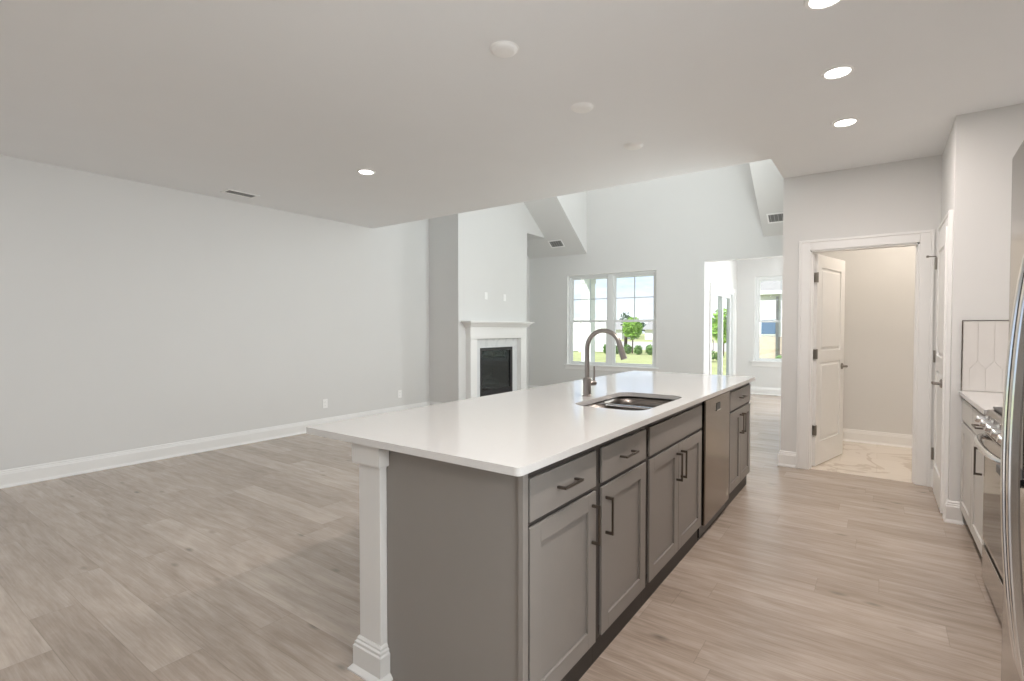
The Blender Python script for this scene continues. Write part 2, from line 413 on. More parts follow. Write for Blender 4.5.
# ceilings
m = MB(); m.box(XL, XR, -3.7, YBM, H, H + .12).box(XH, 1.7, YBM, YD, H, H + .12).box(XH + .12, 1.7, YD + .12, 7.2, H, H + .12)
struct(m.build('ceiling', M['ceiling']), 'flat pale ceiling over kitchen and dining area', 'ceiling')
struct(MB().box(XL, XH + .12, YBM - .12, YBM, H + .12, 6.0).build('wall_upper', M['wall']), 'wall above the edge of the flat ceiling', 'wall')
m = MB()
def slab(mb, x0, x1, y0, y1): mb.prism([(y0, zs(y0)), (y1, zs(y1)), (y1, zs(y1) + .1), (y0, zs(y0) + .1)], 0, x0, x1)
slab(m, XL, XD0 - .05, YBM, YB); slab(m, XD1 + .05, XH + .12, YBM, YB); slab(m, XD0, XD1, YBM, YDR)
m.box(XD0 - .1, XD1 + .1, YDR - .1, YB + .05, ZD, ZD + .1)
m.prism([(YB, zs(YB)), (YB, ZD), (YDR, ZD)], 0, XD0 - .05, XD0); m.prism([(YB, zs(YB)), (YB, ZD), (YDR, ZD)], 0, XD1, XD1 + .05)
struct(m.build('ceiling_vault', M['wall']), 'sloped ceiling of the great room with a square dormer well', 'ceiling')
# sunroom
SY0, SY1, SZ = 9.20, 10.96, 2.035
m = MB(); m.box(XS - .14, XS, YB + .14, SY0, 0, 2.85).box(XS - .14, XS, SY1, YS + .12, 0, 2.85).box(XS - .14, XS, SY0, SY1, SZ, 2.85)
UX0, UX1, UZ0, UZ1 = -2.035, -1.12, .645, 2.352
m.box(XS, UX0, YS, YS + .14, 0, 2.85).box(UX1, 1.2, YS, YS + .14, 0, 2.85).box(UX0, UX1, YS, YS + .14, 0, UZ0).box(UX0, UX1, YS, YS + .14, UZ1, 2.85)
m.box(1.08, 1.2, YB + .14, YS, 0, 2.85)
struct(m.build('wall_sunroom', M['wall']), 'bright white walls of the sunroom beyond the opening', 'wall')
struct(MB().box(XS - .14, 1.2, YB + .14, YS + .14, 2.73, 2.85).box(XH, 1.2, YB, YB + .14, 0, 2.85).build('ceiling_sunroom', M['wall']), 'white ceiling of the sunroom', 'ceiling')

# baseboards
BB = [(0, 0), (.024, 0), (.024, .008), (.016, .024), (.016, .108), (.012, .116), (.012, .124), (.007, .128), (.007, .138), (.003, .146), (0, .146)]
def base(name, path, side=1, label=None):
    o = MB().sweep(path, BB, 0, side).build(name, M['trim']); return struct(o, label, 'baseboard')
base('baseboard_left', [(XL, -3.55), (XL, YC0), (XBR, YC0), (XBR, 6.06)], -1, 'white baseboard along the long left wall to the chimney')
base('baseboard_alcove', [(XBR, 7.60), (XBR, YC1), (XL, YC1), (XL, YB), (XS, YB), (XS, YB + .14), (XS, SY0 - .08)], -1, 'white baseboard round the alcove and under the double window')
base('baseboard_hall', [(DX0 - .092, YD), (XH, YD), (XH, YB)], 1, 'short white baseboard at the wall corner beside the open white door')
base('baseboard_sunroom', [(XS, SY1 + .08), (XS, YS), (1.08, YS)], -1, 'white baseboard under the sunroom window')
base('baseboard_bathroom', [(XH + .12, 7.10), (1.6, 7.10)], -1, 'white baseboard on the beige wall behind the open door')
base('baseboard_pantry', [(XP, PY0 - .092), (XP, YP), (.475, YP)], -1, 'white baseboard wrapped round the pantry corner')
base('baseboard_nook', [(.364, YD), (XP, YD), (XP, PY1 + .09)], -1, 'sliver of white baseboard between the two door casings')

# ------------------------------------------------------------------ door casings and doors
def casing(name, label, axis, wallpos, out, a0, a1, top, w=.09, t=.018):
    """three mitred boards with a raised outer edge round an opening a0..a1; axis = wall's running axis (0 = x, 1 = y)"""
    mb = MB()
    def bx(p0, p1, z0, z1, th):
        lo, hi = sorted((wallpos, wallpos + out * th))
        if axis == 0: mb.box(p0, p1, lo, hi, z0, z1)
        else: mb.box(lo, hi, p0, p1, z0, z1)
    e = .022
    bx(a0 - w + e, a0 + .004, 0, top + w - e, t); bx(a1 - .004, a1 + w - e, 0, top + w - e, t); bx(a0 + .004, a1 - .004, top - .004, top + w - e, t)
    bx(a0 - w, a0 - w + e, 0, top + w, t + .007); bx(a1 + w - e, a1 + w, 0, top + w, t + .007); bx(a0 - w + e, a1 + w - e, top + w - e, top + w, t + .007)
    return struct(mb.build(name, M['trim'], bev=.003), label, 'door casing')
casing('trim_1', 'white casing around the doorway to the tiled room', 0, YD, -1, DX0, DX1, DZ)
casing('trim_2', 'white casing around the narrow closed pantry door', 1, XP, -1, PY0, PY1, 2.035, w=.086)
m = MB(); m.box(DX0 - .001, DX0 + .016, YD, YD + .12, 0, DZ).box(DX1 - .016, DX1 + .001, YD, YD + .12, 0, DZ).box(DX0, DX1, YD, YD + .12, DZ - .016, DZ + .001)
m.box(DX0 + .016, DX0 + .027, YD + .045, YD + .082, 0, DZ - .016).box(DX1 - .027, DX1 - .016, YD + .045, YD + .082, 0, DZ - .016)
struct(m.build('trim_3', M['trim']), 'white jamb lining of the doorway to the tiled room', 'door jamb')

def panel_door(w, h, t=.035):
    """two-panel moulded leaf in the xz plane: x 0..w, y 0..-t"""
    mb = MB(); st = .11 if w > .7 else .095
    rails = [(0, .22), (.98, 1.09), (h - .12, h)]
    mb.box(0, st, -t, 0, 0, h); mb.box(w - st, w, -t, 0, 0, h)
    for z0, z1 in rails: mb.box(st, w - st, -t, 0, z0, z1)
    for z0, z1 in ((.22, .98), (1.09, h - .12)):
        mb.box(st, w - st, -t + .012, -.012, z0, z1)
        b = .035
        for ys, yo in ((-.012, -.002), (-t + .012, -t + .002)):      # raised field with sloping border on both faces
            v0 = [mb.bm.verts.new(p) for p in ((st + .012, ys, z0 + .012), (w - st - .012, ys, z0 + .012), (w - st - .012, ys, z1 - .012), (st + .012, ys, z1 - .012))]
            v1 = [mb.bm.verts.new(p) for p in ((st + b, yo, z0 + b), (w - st - b, yo, z0 + b), (w - st - b, yo, z1 - b), (st + b, yo, z1 - b))]
            for i in range(4): mb.bm.faces.new((v0[i], v0[(i + 1) % 4], v1[(i + 1) % 4], v1[i]))
            mb.bm.faces.new(v1)
    return mb
def lever(parent, x, z, toward, ys, name='door_lever'):
    """lever handle on a leaf face; ys = y of face, out = direction of face"""
    mb = MB(); out = 1 if ys >= -.001 else -1
    mb.lathe([(0, 0), (.032, 0), (.032, .006), (.026, .012), (.011, .014), (.011, .050), (0, .050)], (x, ys, z), (0, out, 0), 20)
    y = ys + out * .046
    mb.tube([(x, y, z), (x + toward * .02, y + out * .004, z + .001), (x + toward * .07, y + out * .002, z + .003), (x + toward * .115, y - out * .004, z - .002)], [.011, .010, .008, .006], 10)
    return mb
def local_build(mb, name, m, parent, **k):
    L = Vector(parent.location); P = parent.parent
    bmesh.ops.translate(mb.bm, vec=world_loc(parent), verts=mb.bm.verts[:])
    return mb.build(name, m, parent, **k)
# open bathroom door: hinged on the left jamb, swung into the tiled room
d1 = sroot('door_1', 'white two-panel interior door standing open into the tiled room', 'door', (DX0 + .018, YD + .12, .012))
d1.rotation_euler = (0, 0, R(76))
LW = .758
local_build(panel_door(LW, 2.0), 'door_leaf', M['trim'], d1)
for s_ in (-.035, 0): local_build(lever(d1, LW - .065, .915, -1, s_), 'door_lever', M['hinge'], d1, smooth=True)
for z in (.34, 1.06, 1.78):
    mb = MB(); mb.box(-.006, .030, -.036, -.033, z - .045, z + .045).tube([(-.006, -.040, z - .047), (-.006, -.040, z + .047)], .007, 10).box(-.016, -.006, -.041, -.001, z - .045, z + .045)
    local_build(mb, 'hinge', M['hinge'], d1)
# closed pantry door (leaf runs along y, faces -x)
d2 = sroot('door_2', 'white narrow pantry door closed beside the kitchen corner', 'door', (XP + .004, PY1 - .003, .010))
d2.rotation_euler = (0, 0, R(-90))
PW = PY1 - PY0 - .006
local_build(panel_door(PW, 2.018), 'door_leaf', M['trim'], d2)
local_build(lever(d2, PW - .062, .91, -1, -.035), 'door_lever', M['nickel'], d2, smooth=True)
for z in (.30, 1.08, 1.82):
    mb = MB(); mb.box(-.002, .020, -.037, -.034, z - .045, z + .045).tube([(-.002, -.042, z - .048), (-.002, -.042, z + .048)], .008, 10)
    local_build(mb, 'hinge', M['hinge'], d2)
mb = MB(); mb.tube([(-.002, -.042, 1.868), (-.002, -.042, 1.876), (.012, -.075, 1.876), (.02, -.09, 1.876)], .005, 8).lathe([(0, 0), (.009, 0), (.009, .012), (0, .012)], (.02, -.09, 1.876), (.4, -.9, 0), 10)
local_build(mb, 'door_stop', M['hinge'], d2)

# ------------------------------------------------------------------ windows
def sash(mb, x0, x1, z0, z1, y0, y1, w=.04):
    mb.box(x0, x0 + w, y0, y1, z0, z1).box(x1 - w, x1, y0, y1, z0, z1).box(x0 + w, x1 - w, y0, y1, z0, z0 + w).box(x0 + w, x1 - w, y0, y1, z1 - w, z1)
def double_hung(root, x0, x1, z0, z1, y, zm):
    """frame already placed; upper sash with a 2 x 2 grid in the outer track, plain lower sash in the inner track"""
    up = MB(); sash(up, x0, x1, zm - .02, z1, y + .035, y + .065)
    xm = (x0 + x1) / 2; zh = (zm + z1) / 2
    u = up.build('upper_sash', M['vinyl'], root)
    MB().box(xm - .007, xm + .007, y + .043, y + .057, zm + .02, z1 - .04).box(x0 + .04, xm - .007, y + .043, y + .057, zh - .007, zh + .007).box(xm + .007, x1 - .04, y + .043, y + .057, zh - .007, zh + .007).build('muntin_grid', M['muntin'], u)
    MB().box(x0 + .04, x1 - .04, y + .048, y + .052, zm + .02, z1 - .04).build('pane', M['glass'], u)
    lo = MB(); sash(lo, x0, x1, z0, zm + .022, y, y + .03, .042)
    lo.box(xm - .03, xm + .03, y - .012, y, zm + .0, zm + .014)
    l = lo.build('lower_sash', M['vinyl'], root)
    MB().box(x0 + .042, x1 - .042, y + .013, y + .017, z0 + .042, zm - .02).build('pane', M['glass'], l)
w1 = sroot('window_1', 'wide double window with white muntins looking on to the lawn', 'window', ((WX0 + WX1) / 2, YB + .06, WZ0))
m = MB(); yw = YB + .055; fr = .045
m.box(WX0, WX0 + fr, yw, yw + .085, WZ0, WZ1).box(WX1 - fr, WX1, yw, yw + .085, WZ0, WZ1).box(WX0 + fr, WX1 - fr, yw, yw + .085, WZ1 - fr, WZ1).box(WX0 + fr, WX1 - fr, yw, yw + .085, WZ0, WZ0 + .035)
xm = (WX0 + WX1) / 2
m.box(xm - .05, xm + .05, yw, yw + .085, WZ0 + .035, WZ1 - fr)
m.build('window_frame', M['vinyl'], w1)
for a, b in ((WX0 + fr, xm - .05), (xm + .05, WX1 - fr)): double_hung(w1, a, b, WZ0 + .035, WZ1 - fr, yw + .008, 1.455)
m = MB(); m.box(WX0 - .05, WX1 + .05, YB - .035, YB + .055, WZ0 - .002, WZ0 + .020).box(WX0 - .03, WX1 + .03, YB - .014, YB, WZ0 - .075, WZ0 - .002)
m.build('window_sill', M['trim'], w1, bev=.004)
m = MB(); m.box(WX0 - .001, WX0 + .01, YB - .012, YB + .055, WZ0 + .02, WZ1).box(WX0 - .001, WX1, YB - .004, YB + .055, WZ1 - .01, WZ1 + .001)
m.build('reveal_lining', M['trim'], w1)
w2 = sroot('window_2', 'narrow white sunroom window looking on to the neighbouring house', 'window', ((UX0 + UX1) / 2, YS + .06, UZ0))
m = MB(); yu = YS + .05
m.box(UX0, UX0 + fr, yu, yu + .085, UZ0, UZ1).box(UX1 - fr, UX1, yu, yu + .085, UZ0, UZ1).box(UX0 + fr, UX1 - fr, yu, yu + .085, UZ1 - fr, UZ1).box(UX0 + fr, UX1 - fr, yu, yu + .085, UZ0, UZ0 + .035)
m.build('window_frame', M['vinyl'], w2)
double_hung(w2, UX0 + fr, UX1 - fr, UZ0 + .035, UZ1 - fr, yu + .008, 1.46)
m = MB(); m.box(UX0 - .06, UX1 + .06, YS - .04, YS + .05, UZ0 - .002, UZ0 + .022).box(UX0 - .04, UX1 + .04, YS - .016, YS, UZ0 - .085, UZ0 - .002)
m.build('window_sill', M['trim'], w2, bev=.004)
w3 = sroot('side_light_frame', 'unseen frame added around the side fill light on the solid great room wall', 'window', (XH, 6.10, 1.45))  # frame made up to surround the added side light; solid wall behind
m = MB(); m.box(XH - .007, XH, 5.53, 5.59, 1.44, 3.36).box(XH - .007, XH, 6.61, 6.67, 1.44, 3.36).box(XH - .007, XH, 5.59, 6.61, 3.30, 3.36).box(XH - .007, XH, 5.59, 6.61, 1.44, 1.50)
m.build('window_frame', M['vinyl'], w3)
# sliding glass door in the sunroom's left wall (runs along y, faces +x)
d3 = sroot('door_3', 'white sliding glass door in the sunroom wall beyond the opening', 'sliding door', (XS - .05, (SY0 + SY1) / 2, 0))
m = MB(); xf = XS - .1
m.box(xf, xf + .1, SY0, SY0 + .05, 0, SZ).box(xf, xf + .1, SY1 - .05, SY1, 0, SZ).box(xf, xf + .1, SY0 + .05, SY1 - .05, SZ - .05, SZ).box(xf, xf + .1, SY0 + .05, SY1 - .05, 0, .035)
m.build('door_frame', M['vinyl'], d3)
ym = (SY0 + SY1) / 2
for a, b, xo in ((SY0 + .05, ym + .05, xf + .055), (ym - .05, SY1 - .05, xf + .015)):
    mb = MB(); w = .075
    mb.box(xo, xo + .035, a, a + w, .035, SZ - .05).box(xo, xo + .035, b - w, b, .035, SZ - .05).box(xo, xo + .035, a + w, b - w, .035, .125).box(xo, xo + .035, a + w, b - w, SZ - .125, SZ - .05)
    p = mb.build('sliding_panel', M['vinyl'], d3)
    MB().box(xo + .015, xo + .02, a + w, b - w, .125, SZ - .125).build('pane', M['glass'], p)
    if xo > xf + .05:
        MB().tube([(xo + .035, a + .04, .92), (xo + .075, a + .04, .94), (xo + .075, a + .04, 1.10), (xo + .035, a + .04, 1.12)], .009, 8).build('pull_handle', M['nickel'], p)
casing('trim_4', 'white casing around the sliding glass door', 1, XS, 1, SY0, SY1, SZ, w=.07)

# ------------------------------------------------------------------ kitchen island
XF = -.865      # face of doors
XFF = -.876     # face frame
XBK = -1.445    # back of cabinets
GZ = .884       # underside of worktop
PULLS = 'dark bar pull'
def bar_pull(x, y, z, length, vertical, parent):
    """square bar pull standing off a face at x, facing +x"""
    mb = MB(); s = .0042; so = .030
    if vertical:
        mb.box(x + so - s, x + so + s, y - s, y + s, z - length / 2, z + length / 2)
        for zz in (z - length / 2 + .006, z + length / 2 - .006): mb.box(x, x + so - s, y - s, y + s, zz - .006, zz + .006)
    else:
        mb.box(x + so - s, x + so + s, y - length / 2, y + length / 2, z - s, z + s)
        for yy in (y - length / 2 + .006, y + length / 2 - .006): mb.box(x, x + so - s, yy - .006, yy + .006, z - s, z + s)
    return mb.build('handle', M['bronze'], parent, bev=.0015)
def shaker(y0, y1, z0, z1, xface, xback, name, m, root, rail=.062):
    mb = MB(); lo, hi = min(xface, xback), max(xface, xback); sgn = 1 if xface > xback else -1
    rec = xface - sgn * .009
    mb.box(lo, hi, y0, y0 + rail, z0, z1).box(lo, hi, y1 - rail, y1, z0, z1).box(lo, hi, y0 + rail, y1 - rail, z0, z0 + rail).box(lo, hi, y0 + rail, y1 - rail, z1 - rail, z1)
    a, b = sorted((rec, xback)); mb.box(a, b, y0 + rail, y1 - rail, z0 + rail, z1 - rail)
    return mb.build(name, m, root, bev=.0018)
def island_cabinet(y0, y1, label, doors, drawers, pulls_at, end_panel=None, name='base_cabinet'):
    """y0..y1 run of the box; doors = [(ya, yb)], drawers = [(ya, yb, has_pull)]"""
    r = thing(name, label, 'cabinet', ((XBK + XF) / 2, (y0 + y1) / 2, 0), 'gray base cabinets of the island')
    m = MB()
    if name == 'sink_base_cabinet':      # open box: the bowls hang inside it
        m.box(XBK, XFF - .0205, y0, y1, .105, .64).box(XBK, XFF - .0205, y0, y0 + .018, .64, GZ).box(XBK, XFF - .0205, y1 - .018, y1, .64, GZ).box(XBK, XBK + .018, y0 + .018, y1 - .018, .64, GZ)
    else: m.box(XBK, XFF - .0205, y0, y1, .105, GZ)
    m.build('body', M['gray'], r)
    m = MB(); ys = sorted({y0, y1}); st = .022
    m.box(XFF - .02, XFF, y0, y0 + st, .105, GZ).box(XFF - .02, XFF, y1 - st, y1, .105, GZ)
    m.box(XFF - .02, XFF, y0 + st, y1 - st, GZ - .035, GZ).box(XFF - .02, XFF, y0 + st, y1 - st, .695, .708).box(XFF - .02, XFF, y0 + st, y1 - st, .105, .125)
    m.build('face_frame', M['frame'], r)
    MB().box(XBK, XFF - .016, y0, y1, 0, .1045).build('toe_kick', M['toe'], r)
    for a, b, pull in drawers:
        d = MB().box(XFF + .0005, XF, a, b, .712, .848).build('drawer', M['gray'], r, bev=.002)
        if pull: bar_pull(XF, (a + b) / 2, .782, .13, False, d)
    for (a, b), py in zip(doors, pulls_at):
        d = shaker(a, b, .112, .694, XF, XFF + .0005, 'door', M['gray'], r)
        bar_pull(XF, py, .578, .15, True, d)
    return r
c1 = island_cabinet(1.290, 1.780, 'gray island base cabinet with drawer and door at the post end of the island', [(1.302, 1.755)], [(1.302, 1.755, True)], [1.722])
m = MB(); m.box(-1.488, XFF - .004, 1.270, 1.289, 0, GZ).box(XFF - .006, XF + .001, 1.262, 1.2895, 0, GZ)
m.build('end_panel', M['gray'], c1, bev=.0015)
island_cabinet(1.781, 2.290, 'gray island cabinet with drawer and door, second from the post, beside the sink cabinet', [(1.806, 2.266)], [(1.806, 2.266, True)], [1.840])
island_cabinet(2.291, 3.205, 'wide gray sink base cabinet with plain false front above double doors', [(2.316, 2.742), (2.746, 3.182)], [(2.316, 3.182, False)], [2.708, 2.782], name='sink_base_cabinet')
island_cabinet(3.884, 4.636, 'gray island base cabinet with drawer over double doors past the dishwasher', [(3.910, 4.262), (4.266, 4.622)], [(3.910, 4.622, True)], [4.226, 4.302])
tag(MB().box(XBK - .02, XBK - .001, 1.37, 4.636, 0, GZ).build('back_panel', M['gray']), 'gray back panel closing the seating side of the island', 'panel')
# dishwasher
dw = thing('dishwasher', 'stainless steel dishwasher built into the gray island', 'dishwasher', ((XBK + XF) / 2, 3.55, 0))
MB().box(XBK, XFF - .01, 3.215, 3.875, .02, GZ - .012).build('tub', M['black'], dw)
f = MB().box(XFF - .008, XF + .004, 3.252, 3.876, .085, .868).build('door', M['floor_tint_steel'], dw, bev=.006, seg=3)
m = MB(); m.box(XF + .0041, XF + .0062, 3.505, 3.60, .776, .822); m.build('grip_recess', M['black'], f, bev=.001)
m = MB(); m.box(XF + .0045, XF + .010, 3.50, 3.605, .770, .778); m.build('grip_lip', M['chrome'], f, bev=.002)
MB().box(XF + .0041, XF + .0048, 3.80, 3.828, .125, .185).build('badge', M['chrome'], f)
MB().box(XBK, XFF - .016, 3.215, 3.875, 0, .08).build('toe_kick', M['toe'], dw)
# corner post
po = thing('island_post', 'white square post with moulded cap and base under the island overhang', 'post', (-1.549, 1.30, 0))
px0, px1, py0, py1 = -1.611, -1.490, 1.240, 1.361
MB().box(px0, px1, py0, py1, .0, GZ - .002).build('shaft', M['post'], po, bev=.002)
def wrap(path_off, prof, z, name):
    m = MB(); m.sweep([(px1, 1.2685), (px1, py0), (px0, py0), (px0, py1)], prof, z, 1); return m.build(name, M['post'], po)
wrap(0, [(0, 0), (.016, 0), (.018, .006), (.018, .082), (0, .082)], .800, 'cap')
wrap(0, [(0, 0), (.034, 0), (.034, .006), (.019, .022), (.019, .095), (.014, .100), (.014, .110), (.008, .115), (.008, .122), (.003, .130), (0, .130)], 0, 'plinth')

# worktop with rounded corners and the sink cut-out
CX0, CX1, CY0, CY1 = -1.904, -.833, 1.198, 4.650
SX0, SX1, SYA, SYB = -1.325, -.925, 2.365, 3.062
def rrect(x0, x1, y0, y1, r, n=6):
    pts = []
    for cx, cy, a0 in ((x1 - r, y1 - r, 0), (x0 + r, y1 - r, 90), (x0 + r, y0 + r, 180), (x1 - r, y0 + r, 270)):
        for k in range(n + 1): a = R(a0 + 90 * k / n); pts.append((cx + r * math.cos(a), cy + r * math.sin(a)))
    return pts
m = MB(); bm = m.bm
def ring(pts, z): return [bm.verts.new((x, y, z)) for x, y in pts]
OUT, INN = rrect(CX0, CX1, CY0, CY1, .018), rrect(SX0, SX1, SYA, SYB, .09, 8)
tops = []
for z in (GZ, .91):
    o_, i_ = ring(OUT, z), ring(INN, z); tops.append((o_, i_)); es = []
    for rg in (o_, i_):
        for k in range(len(rg)): es.append(bm.edges.new((rg[k], rg[(k + 1) % len(rg)])))
    bmesh.ops.triangle_fill(bm, use_beauty=True, edges=es)
for j in (0, 1):
    a, b = tops[0][j], tops[1][j]
    for k in range(len(a)): bm.faces.new((a[k], a[(k + 1) % len(a)], b[(k + 1) % len(b)], b[k]))
tag(m.build('island_worktop', M['quartz'], bev=.003), 'long white quartz worktop on the gray island', 'worktop')
# sink
sk = thing('kitchen_sink', 'undermount stainless double-bowl sink set in the white island worktop', 'sink', ((SX0 + SX1) / 2, (SYA + SYB) / 2, .70))
def bowl(y0, y1, depth):
    mb = MB(); bm = mb.bm; rings = []
    for ins, z, r in ((0, GZ - .003, .08), (.006, GZ - .05, .075), (.012, GZ - depth + .04, .07), (.045, GZ - depth, .05)):
        rings.append([bm.verts.new((x, y, z)) for x, y in rrect(SX0 - .004 + ins, SX1 + .004 - ins, y0 + ins, y1 - ins, r, 7)])
    for a, b in zip(rings, rings[1:]):
        for k in range(len(a)): bm.faces.new((a[k], a[(k + 1) % len(a)], b[(k + 1) % len(b)], b[k]))
    bm.faces.new(rings[-1])
    return mb
for y0, y1 in ((SYA - .004, 2.690), (2.712, SYB + .004)):
    b = bowl(y0, y1, .20).build('bowl', M['sink_steel'], sk, smooth=True)
    md = b.modifiers.new('thick', 'SOLIDIFY'); md.thickness = .0015; md.offset = 0
    MB().lathe([(0, .002), (.02, .002), (.045, .004), (.055, .001), (.055, -.002)], ((SX0 + SX1) / 2 - .04, (y0 + y1) / 2, GZ - .198)).build('drain', M['chrome'], sk, smooth=True)
MB().box(SX0 + .004, SX1 - .004, 2.684, 2.718, GZ - .06, GZ - .0035).build('divider', M['chrome'], sk, bev=.008, seg=3)
# faucet
fx, fy = -1.408, 2.730
fa = thing('kitchen_faucet', 'tall gooseneck pull-down faucet behind the island sink', 'faucet', (fx, fy, .91))
MB().lathe([(0, 0), (.028, 0), (.028, .006), (.0245, .010), (.0235, .105), (.015, .112), (0, .112)], (fx, fy, .91)).build('body', M['nickel'], fa, smooth=True)
arc = [(fx, fy, 1.01), (fx, fy, 1.10), (fx, fy, 1.18)]
ra = .105; cz = 1.195
for a in range(180, 14, -12): arc.append((fx + ra + ra * math.cos(R(a)), fy, cz + ra * math.sin(R(a))))
MB().tube(arc, .0135, 16).build('neck', M['nickel'], fa, smooth=True)
ex, ez = arc[-1][0], arc[-1][2]
MB().tube([(ex - .002, fy, ez + .004), (ex + .006, fy, ez - .02), (ex + .016, fy, ez - .05), (ex + .033, fy, ez - .10)], [.0150, .0155, .0175, .0185], 16).build('spray_head', M['nickel'], fa, smooth=True)
MB().tube([(fx + .006, fy + .018, .985), (fx + .022, fy + .060, .985)], .016, 14).tube([(fx + .019, fy + .052, .985), (fx + .019, fy + .056, 1.03), (fx + .017, fy + .060, 1.085)], [.006, .0055, .005], 10).build('handle', M['nickel'], fa, smooth=True)

# ------------------------------------------------------------------ fireplace
XM = -5.14
man = thing('fireplace_mantel', 'white wooden mantelpiece with shelf around the black fireplace', 'mantel', (XM, 6.83, 0))
for a, b in ((6.065, 6.228), (7.437, 7.600)):
    m = MB(); m.box(XBR, XM, a, b, 0, 1.15).box(XBR, XM + .012, a - .012, b + .012, 0, .16)
    m.build('leg', M['trim'], man, bev=.003)
MB().box(XBR, XM, 6.065, 7.600, 1.152, 1.3215).build('frieze', M['trim'], man, bev=.003)
CR = [(0, 0), (.014, 0), (.014, .016), (.022, .022), (.036, .034), (.058, .062), (.074, .074), (.082, .076), (.082, .088), (0, .088)]
MB().sweep([(XBR, 6.065), (XM, 6.065), (XM, 7.600), (XBR, 7.600)], CR, 1.322, -1).box(XBR, XM, 6.065, 7.600, 1.3225, 1.409).build('crown', M['trim'], man)
MB().box(XBR, XM + .105, 5.945, 7.72, 1.4105, 1.436).build('shelf', M['trim'], man, bev=.006, seg=3)
m = MB(); xs_ = XBR + .012; xq = XBR + .0005
m.box(xq, xs_, 6.229, FY0, 0, 1.151).box(xq, xs_, FY1, 7.436, 0, 1.151).box(xq, xs_, FY0, FY1, FZ1, 1.151).box(xq, xs_, FY0, FY1, 0, FZ0)
tag(m.build('fireplace_surround', M['marble']), 'gray-white marble slab surround between mantel and fireplace', 'surround')
fp = thing('gas_fireplace', 'black glass-fronted gas fireplace set in the marble surround', 'fireplace', (XBR, 6.845, FZ0))
m = MB(); xb = XBR + .003; fw = .04
m.box(xb, xb + .018, FY0 + .001, FY0 + fw, FZ0 + .001, FZ1 - .001).box(xb, xb + .018, FY1 - .07, FY1 - .001, FZ0 + .001, FZ1 - .001).box(xb, xb + .018, FY0 + fw, FY1 - .07, FZ1 - .05, FZ1 - .001).box(xb, xb + .018, FY0 + fw, FY1 - .07, FZ0 + .001, FZ0 + .10)
for k in range(3): m.box(xb + .016, xb + .021, FY0 + .06, FY1 - .09, FZ0 + .02 + k * .025, FZ0 + .032 + k * .025)
m.build('face_frame', M['black'], fp, bev=.002)
m = MB(); m.box(xb + .001, xb + .003, FY0 + fw, FY1 - .07, FZ0 + .10, FZ1 - .05); m.build('glass_front', M['fglass'], fp)
m = MB(); q = .004; x0_, x1_ = XBR - FD + q, XBR - .001
m.box(x0_, x0_ + .01, FY0 + q, FY1 - q, FZ0 + q, FZ1 - q).box(x0_ + .01, x1_, FY0 + q, FY0 + q + .01, FZ0 + q, FZ1 - q).box(x0_ + .01, x1_, FY1 - q - .01, FY1 - q, FZ0 + q, FZ1 - q)
m.box(x0_ + .01, x1_, FY0 + q + .01, FY1 - q - .01, FZ0 + q, FZ0 + .09).box(x0_ + .01, x1_, FY0 + q + .01, FY1 - q - .01, FZ1 - q - .01, FZ1 - q)
m.build('firebox', M['firebox'], fp)
MB().box(XBR - .16, XBR - .03, FY0 + .06, FY1 - .06, FZ1 - .17, FZ1 - .15).build('smoke_baffle', M['steel'], fp)
zf = FZ0 + .09
m = MB()
for k in range(5): m.box(XBR - .33, XBR - .10, FY0 + .14 + k * .14, FY0 + .152 + k * .14, zf + .03, zf + .045)
for xx in (-.31, -.13): m.box(XBR + xx, XBR + xx + .012, FY0 + .12, FY1 - .16, zf + .018, zf + .03)
for yy in (FY0 + .12, FY1 - .172):
    for xx in (-.31, -.13): m.box(XBR + xx, XBR + xx + .012, yy, yy + .012, zf, zf + .018)
m.build('log_grate', M['black'], fp)
for (xa, ya, za), (xb_, yb_, zb_), r in (((-.28, FY0 + .12, .08), (-.26, FY1 - .16, .09), .038), ((-.14, FY0 + .16, .075), (-.13, FY1 - .22, .08), .034), ((-.12, FY0 + .22, .12), (-.28, FY0 + .56, .19), .027), ((-.15, FY1 - .24, .12), (-.27, FY1 - .52, .20), .027), ((-.2, FY0 + .3, .17), (-.2, FY1 - .32, .24), .022)):
    MB().tube([(XBR + xa, ya, zf + za), (XBR + (xa + xb_) / 2, (ya + yb_) / 2, zf + (za + zb_) / 2 + .012), (XBR + xb_, yb_, zf + zb_)], [r * .85, r, r * .75], 9).build('log', M['log'], fp, smooth=True)
def switch(loc, facing, label, kind='switch', group=None):
    r = thing('wall_switch' if kind == 'switch' else 'wall_outlet', label, 'light switch' if kind == 'switch' else 'outlet', loc, group)
    x, y, z = loc
    MB().box(x, x + .006, y - .036, y + .036, z - .058, z + .058).build('plate', M['plastic'], r, bev=.003)
    if kind == 'switch': MB().box(x + .006, x + .011, y - .017, y + .017, z - .033, z + .033).build('rocker', M['plastic'], r, bev=.002)
    else:
        for dz in (-.02, .02):
            s_ = MB().box(x + .006, x + .0085, y - .017, y + .017, z + dz - .014, z + dz + .014).build('socket', M['plastic'], r, bev=.002)
            MB().box(x + .0086, x + .009, y - .008, y - .006, z + dz - .005, z + dz + .006).box(x + .0086, x + .009, y + .005, y + .007, z + dz - .005, z + dz + .006).build('slot', M['ventgrey'], s_)
    return r
switch((XBR, 6.571, 1.85), 1, 'white plate on the chimney breast above the mantel, left of the pair', 'switch', 'plates above the mantel')
switch((XBR, 7.081, 1.845), 1, 'white plate on the chimney breast above the mantel, right of the pair', 'switch', 'plates above the mantel')
switch((XL, 3.981, .335), 1, 'white outlet low on the left wall just above the island corner', 'outlet', 'outlets on the left wall')
switch((XL, 5.26, .33), 1, 'white outlet low on the left wall near the chimney corner', 'outlet', 'outlets on the left wall')

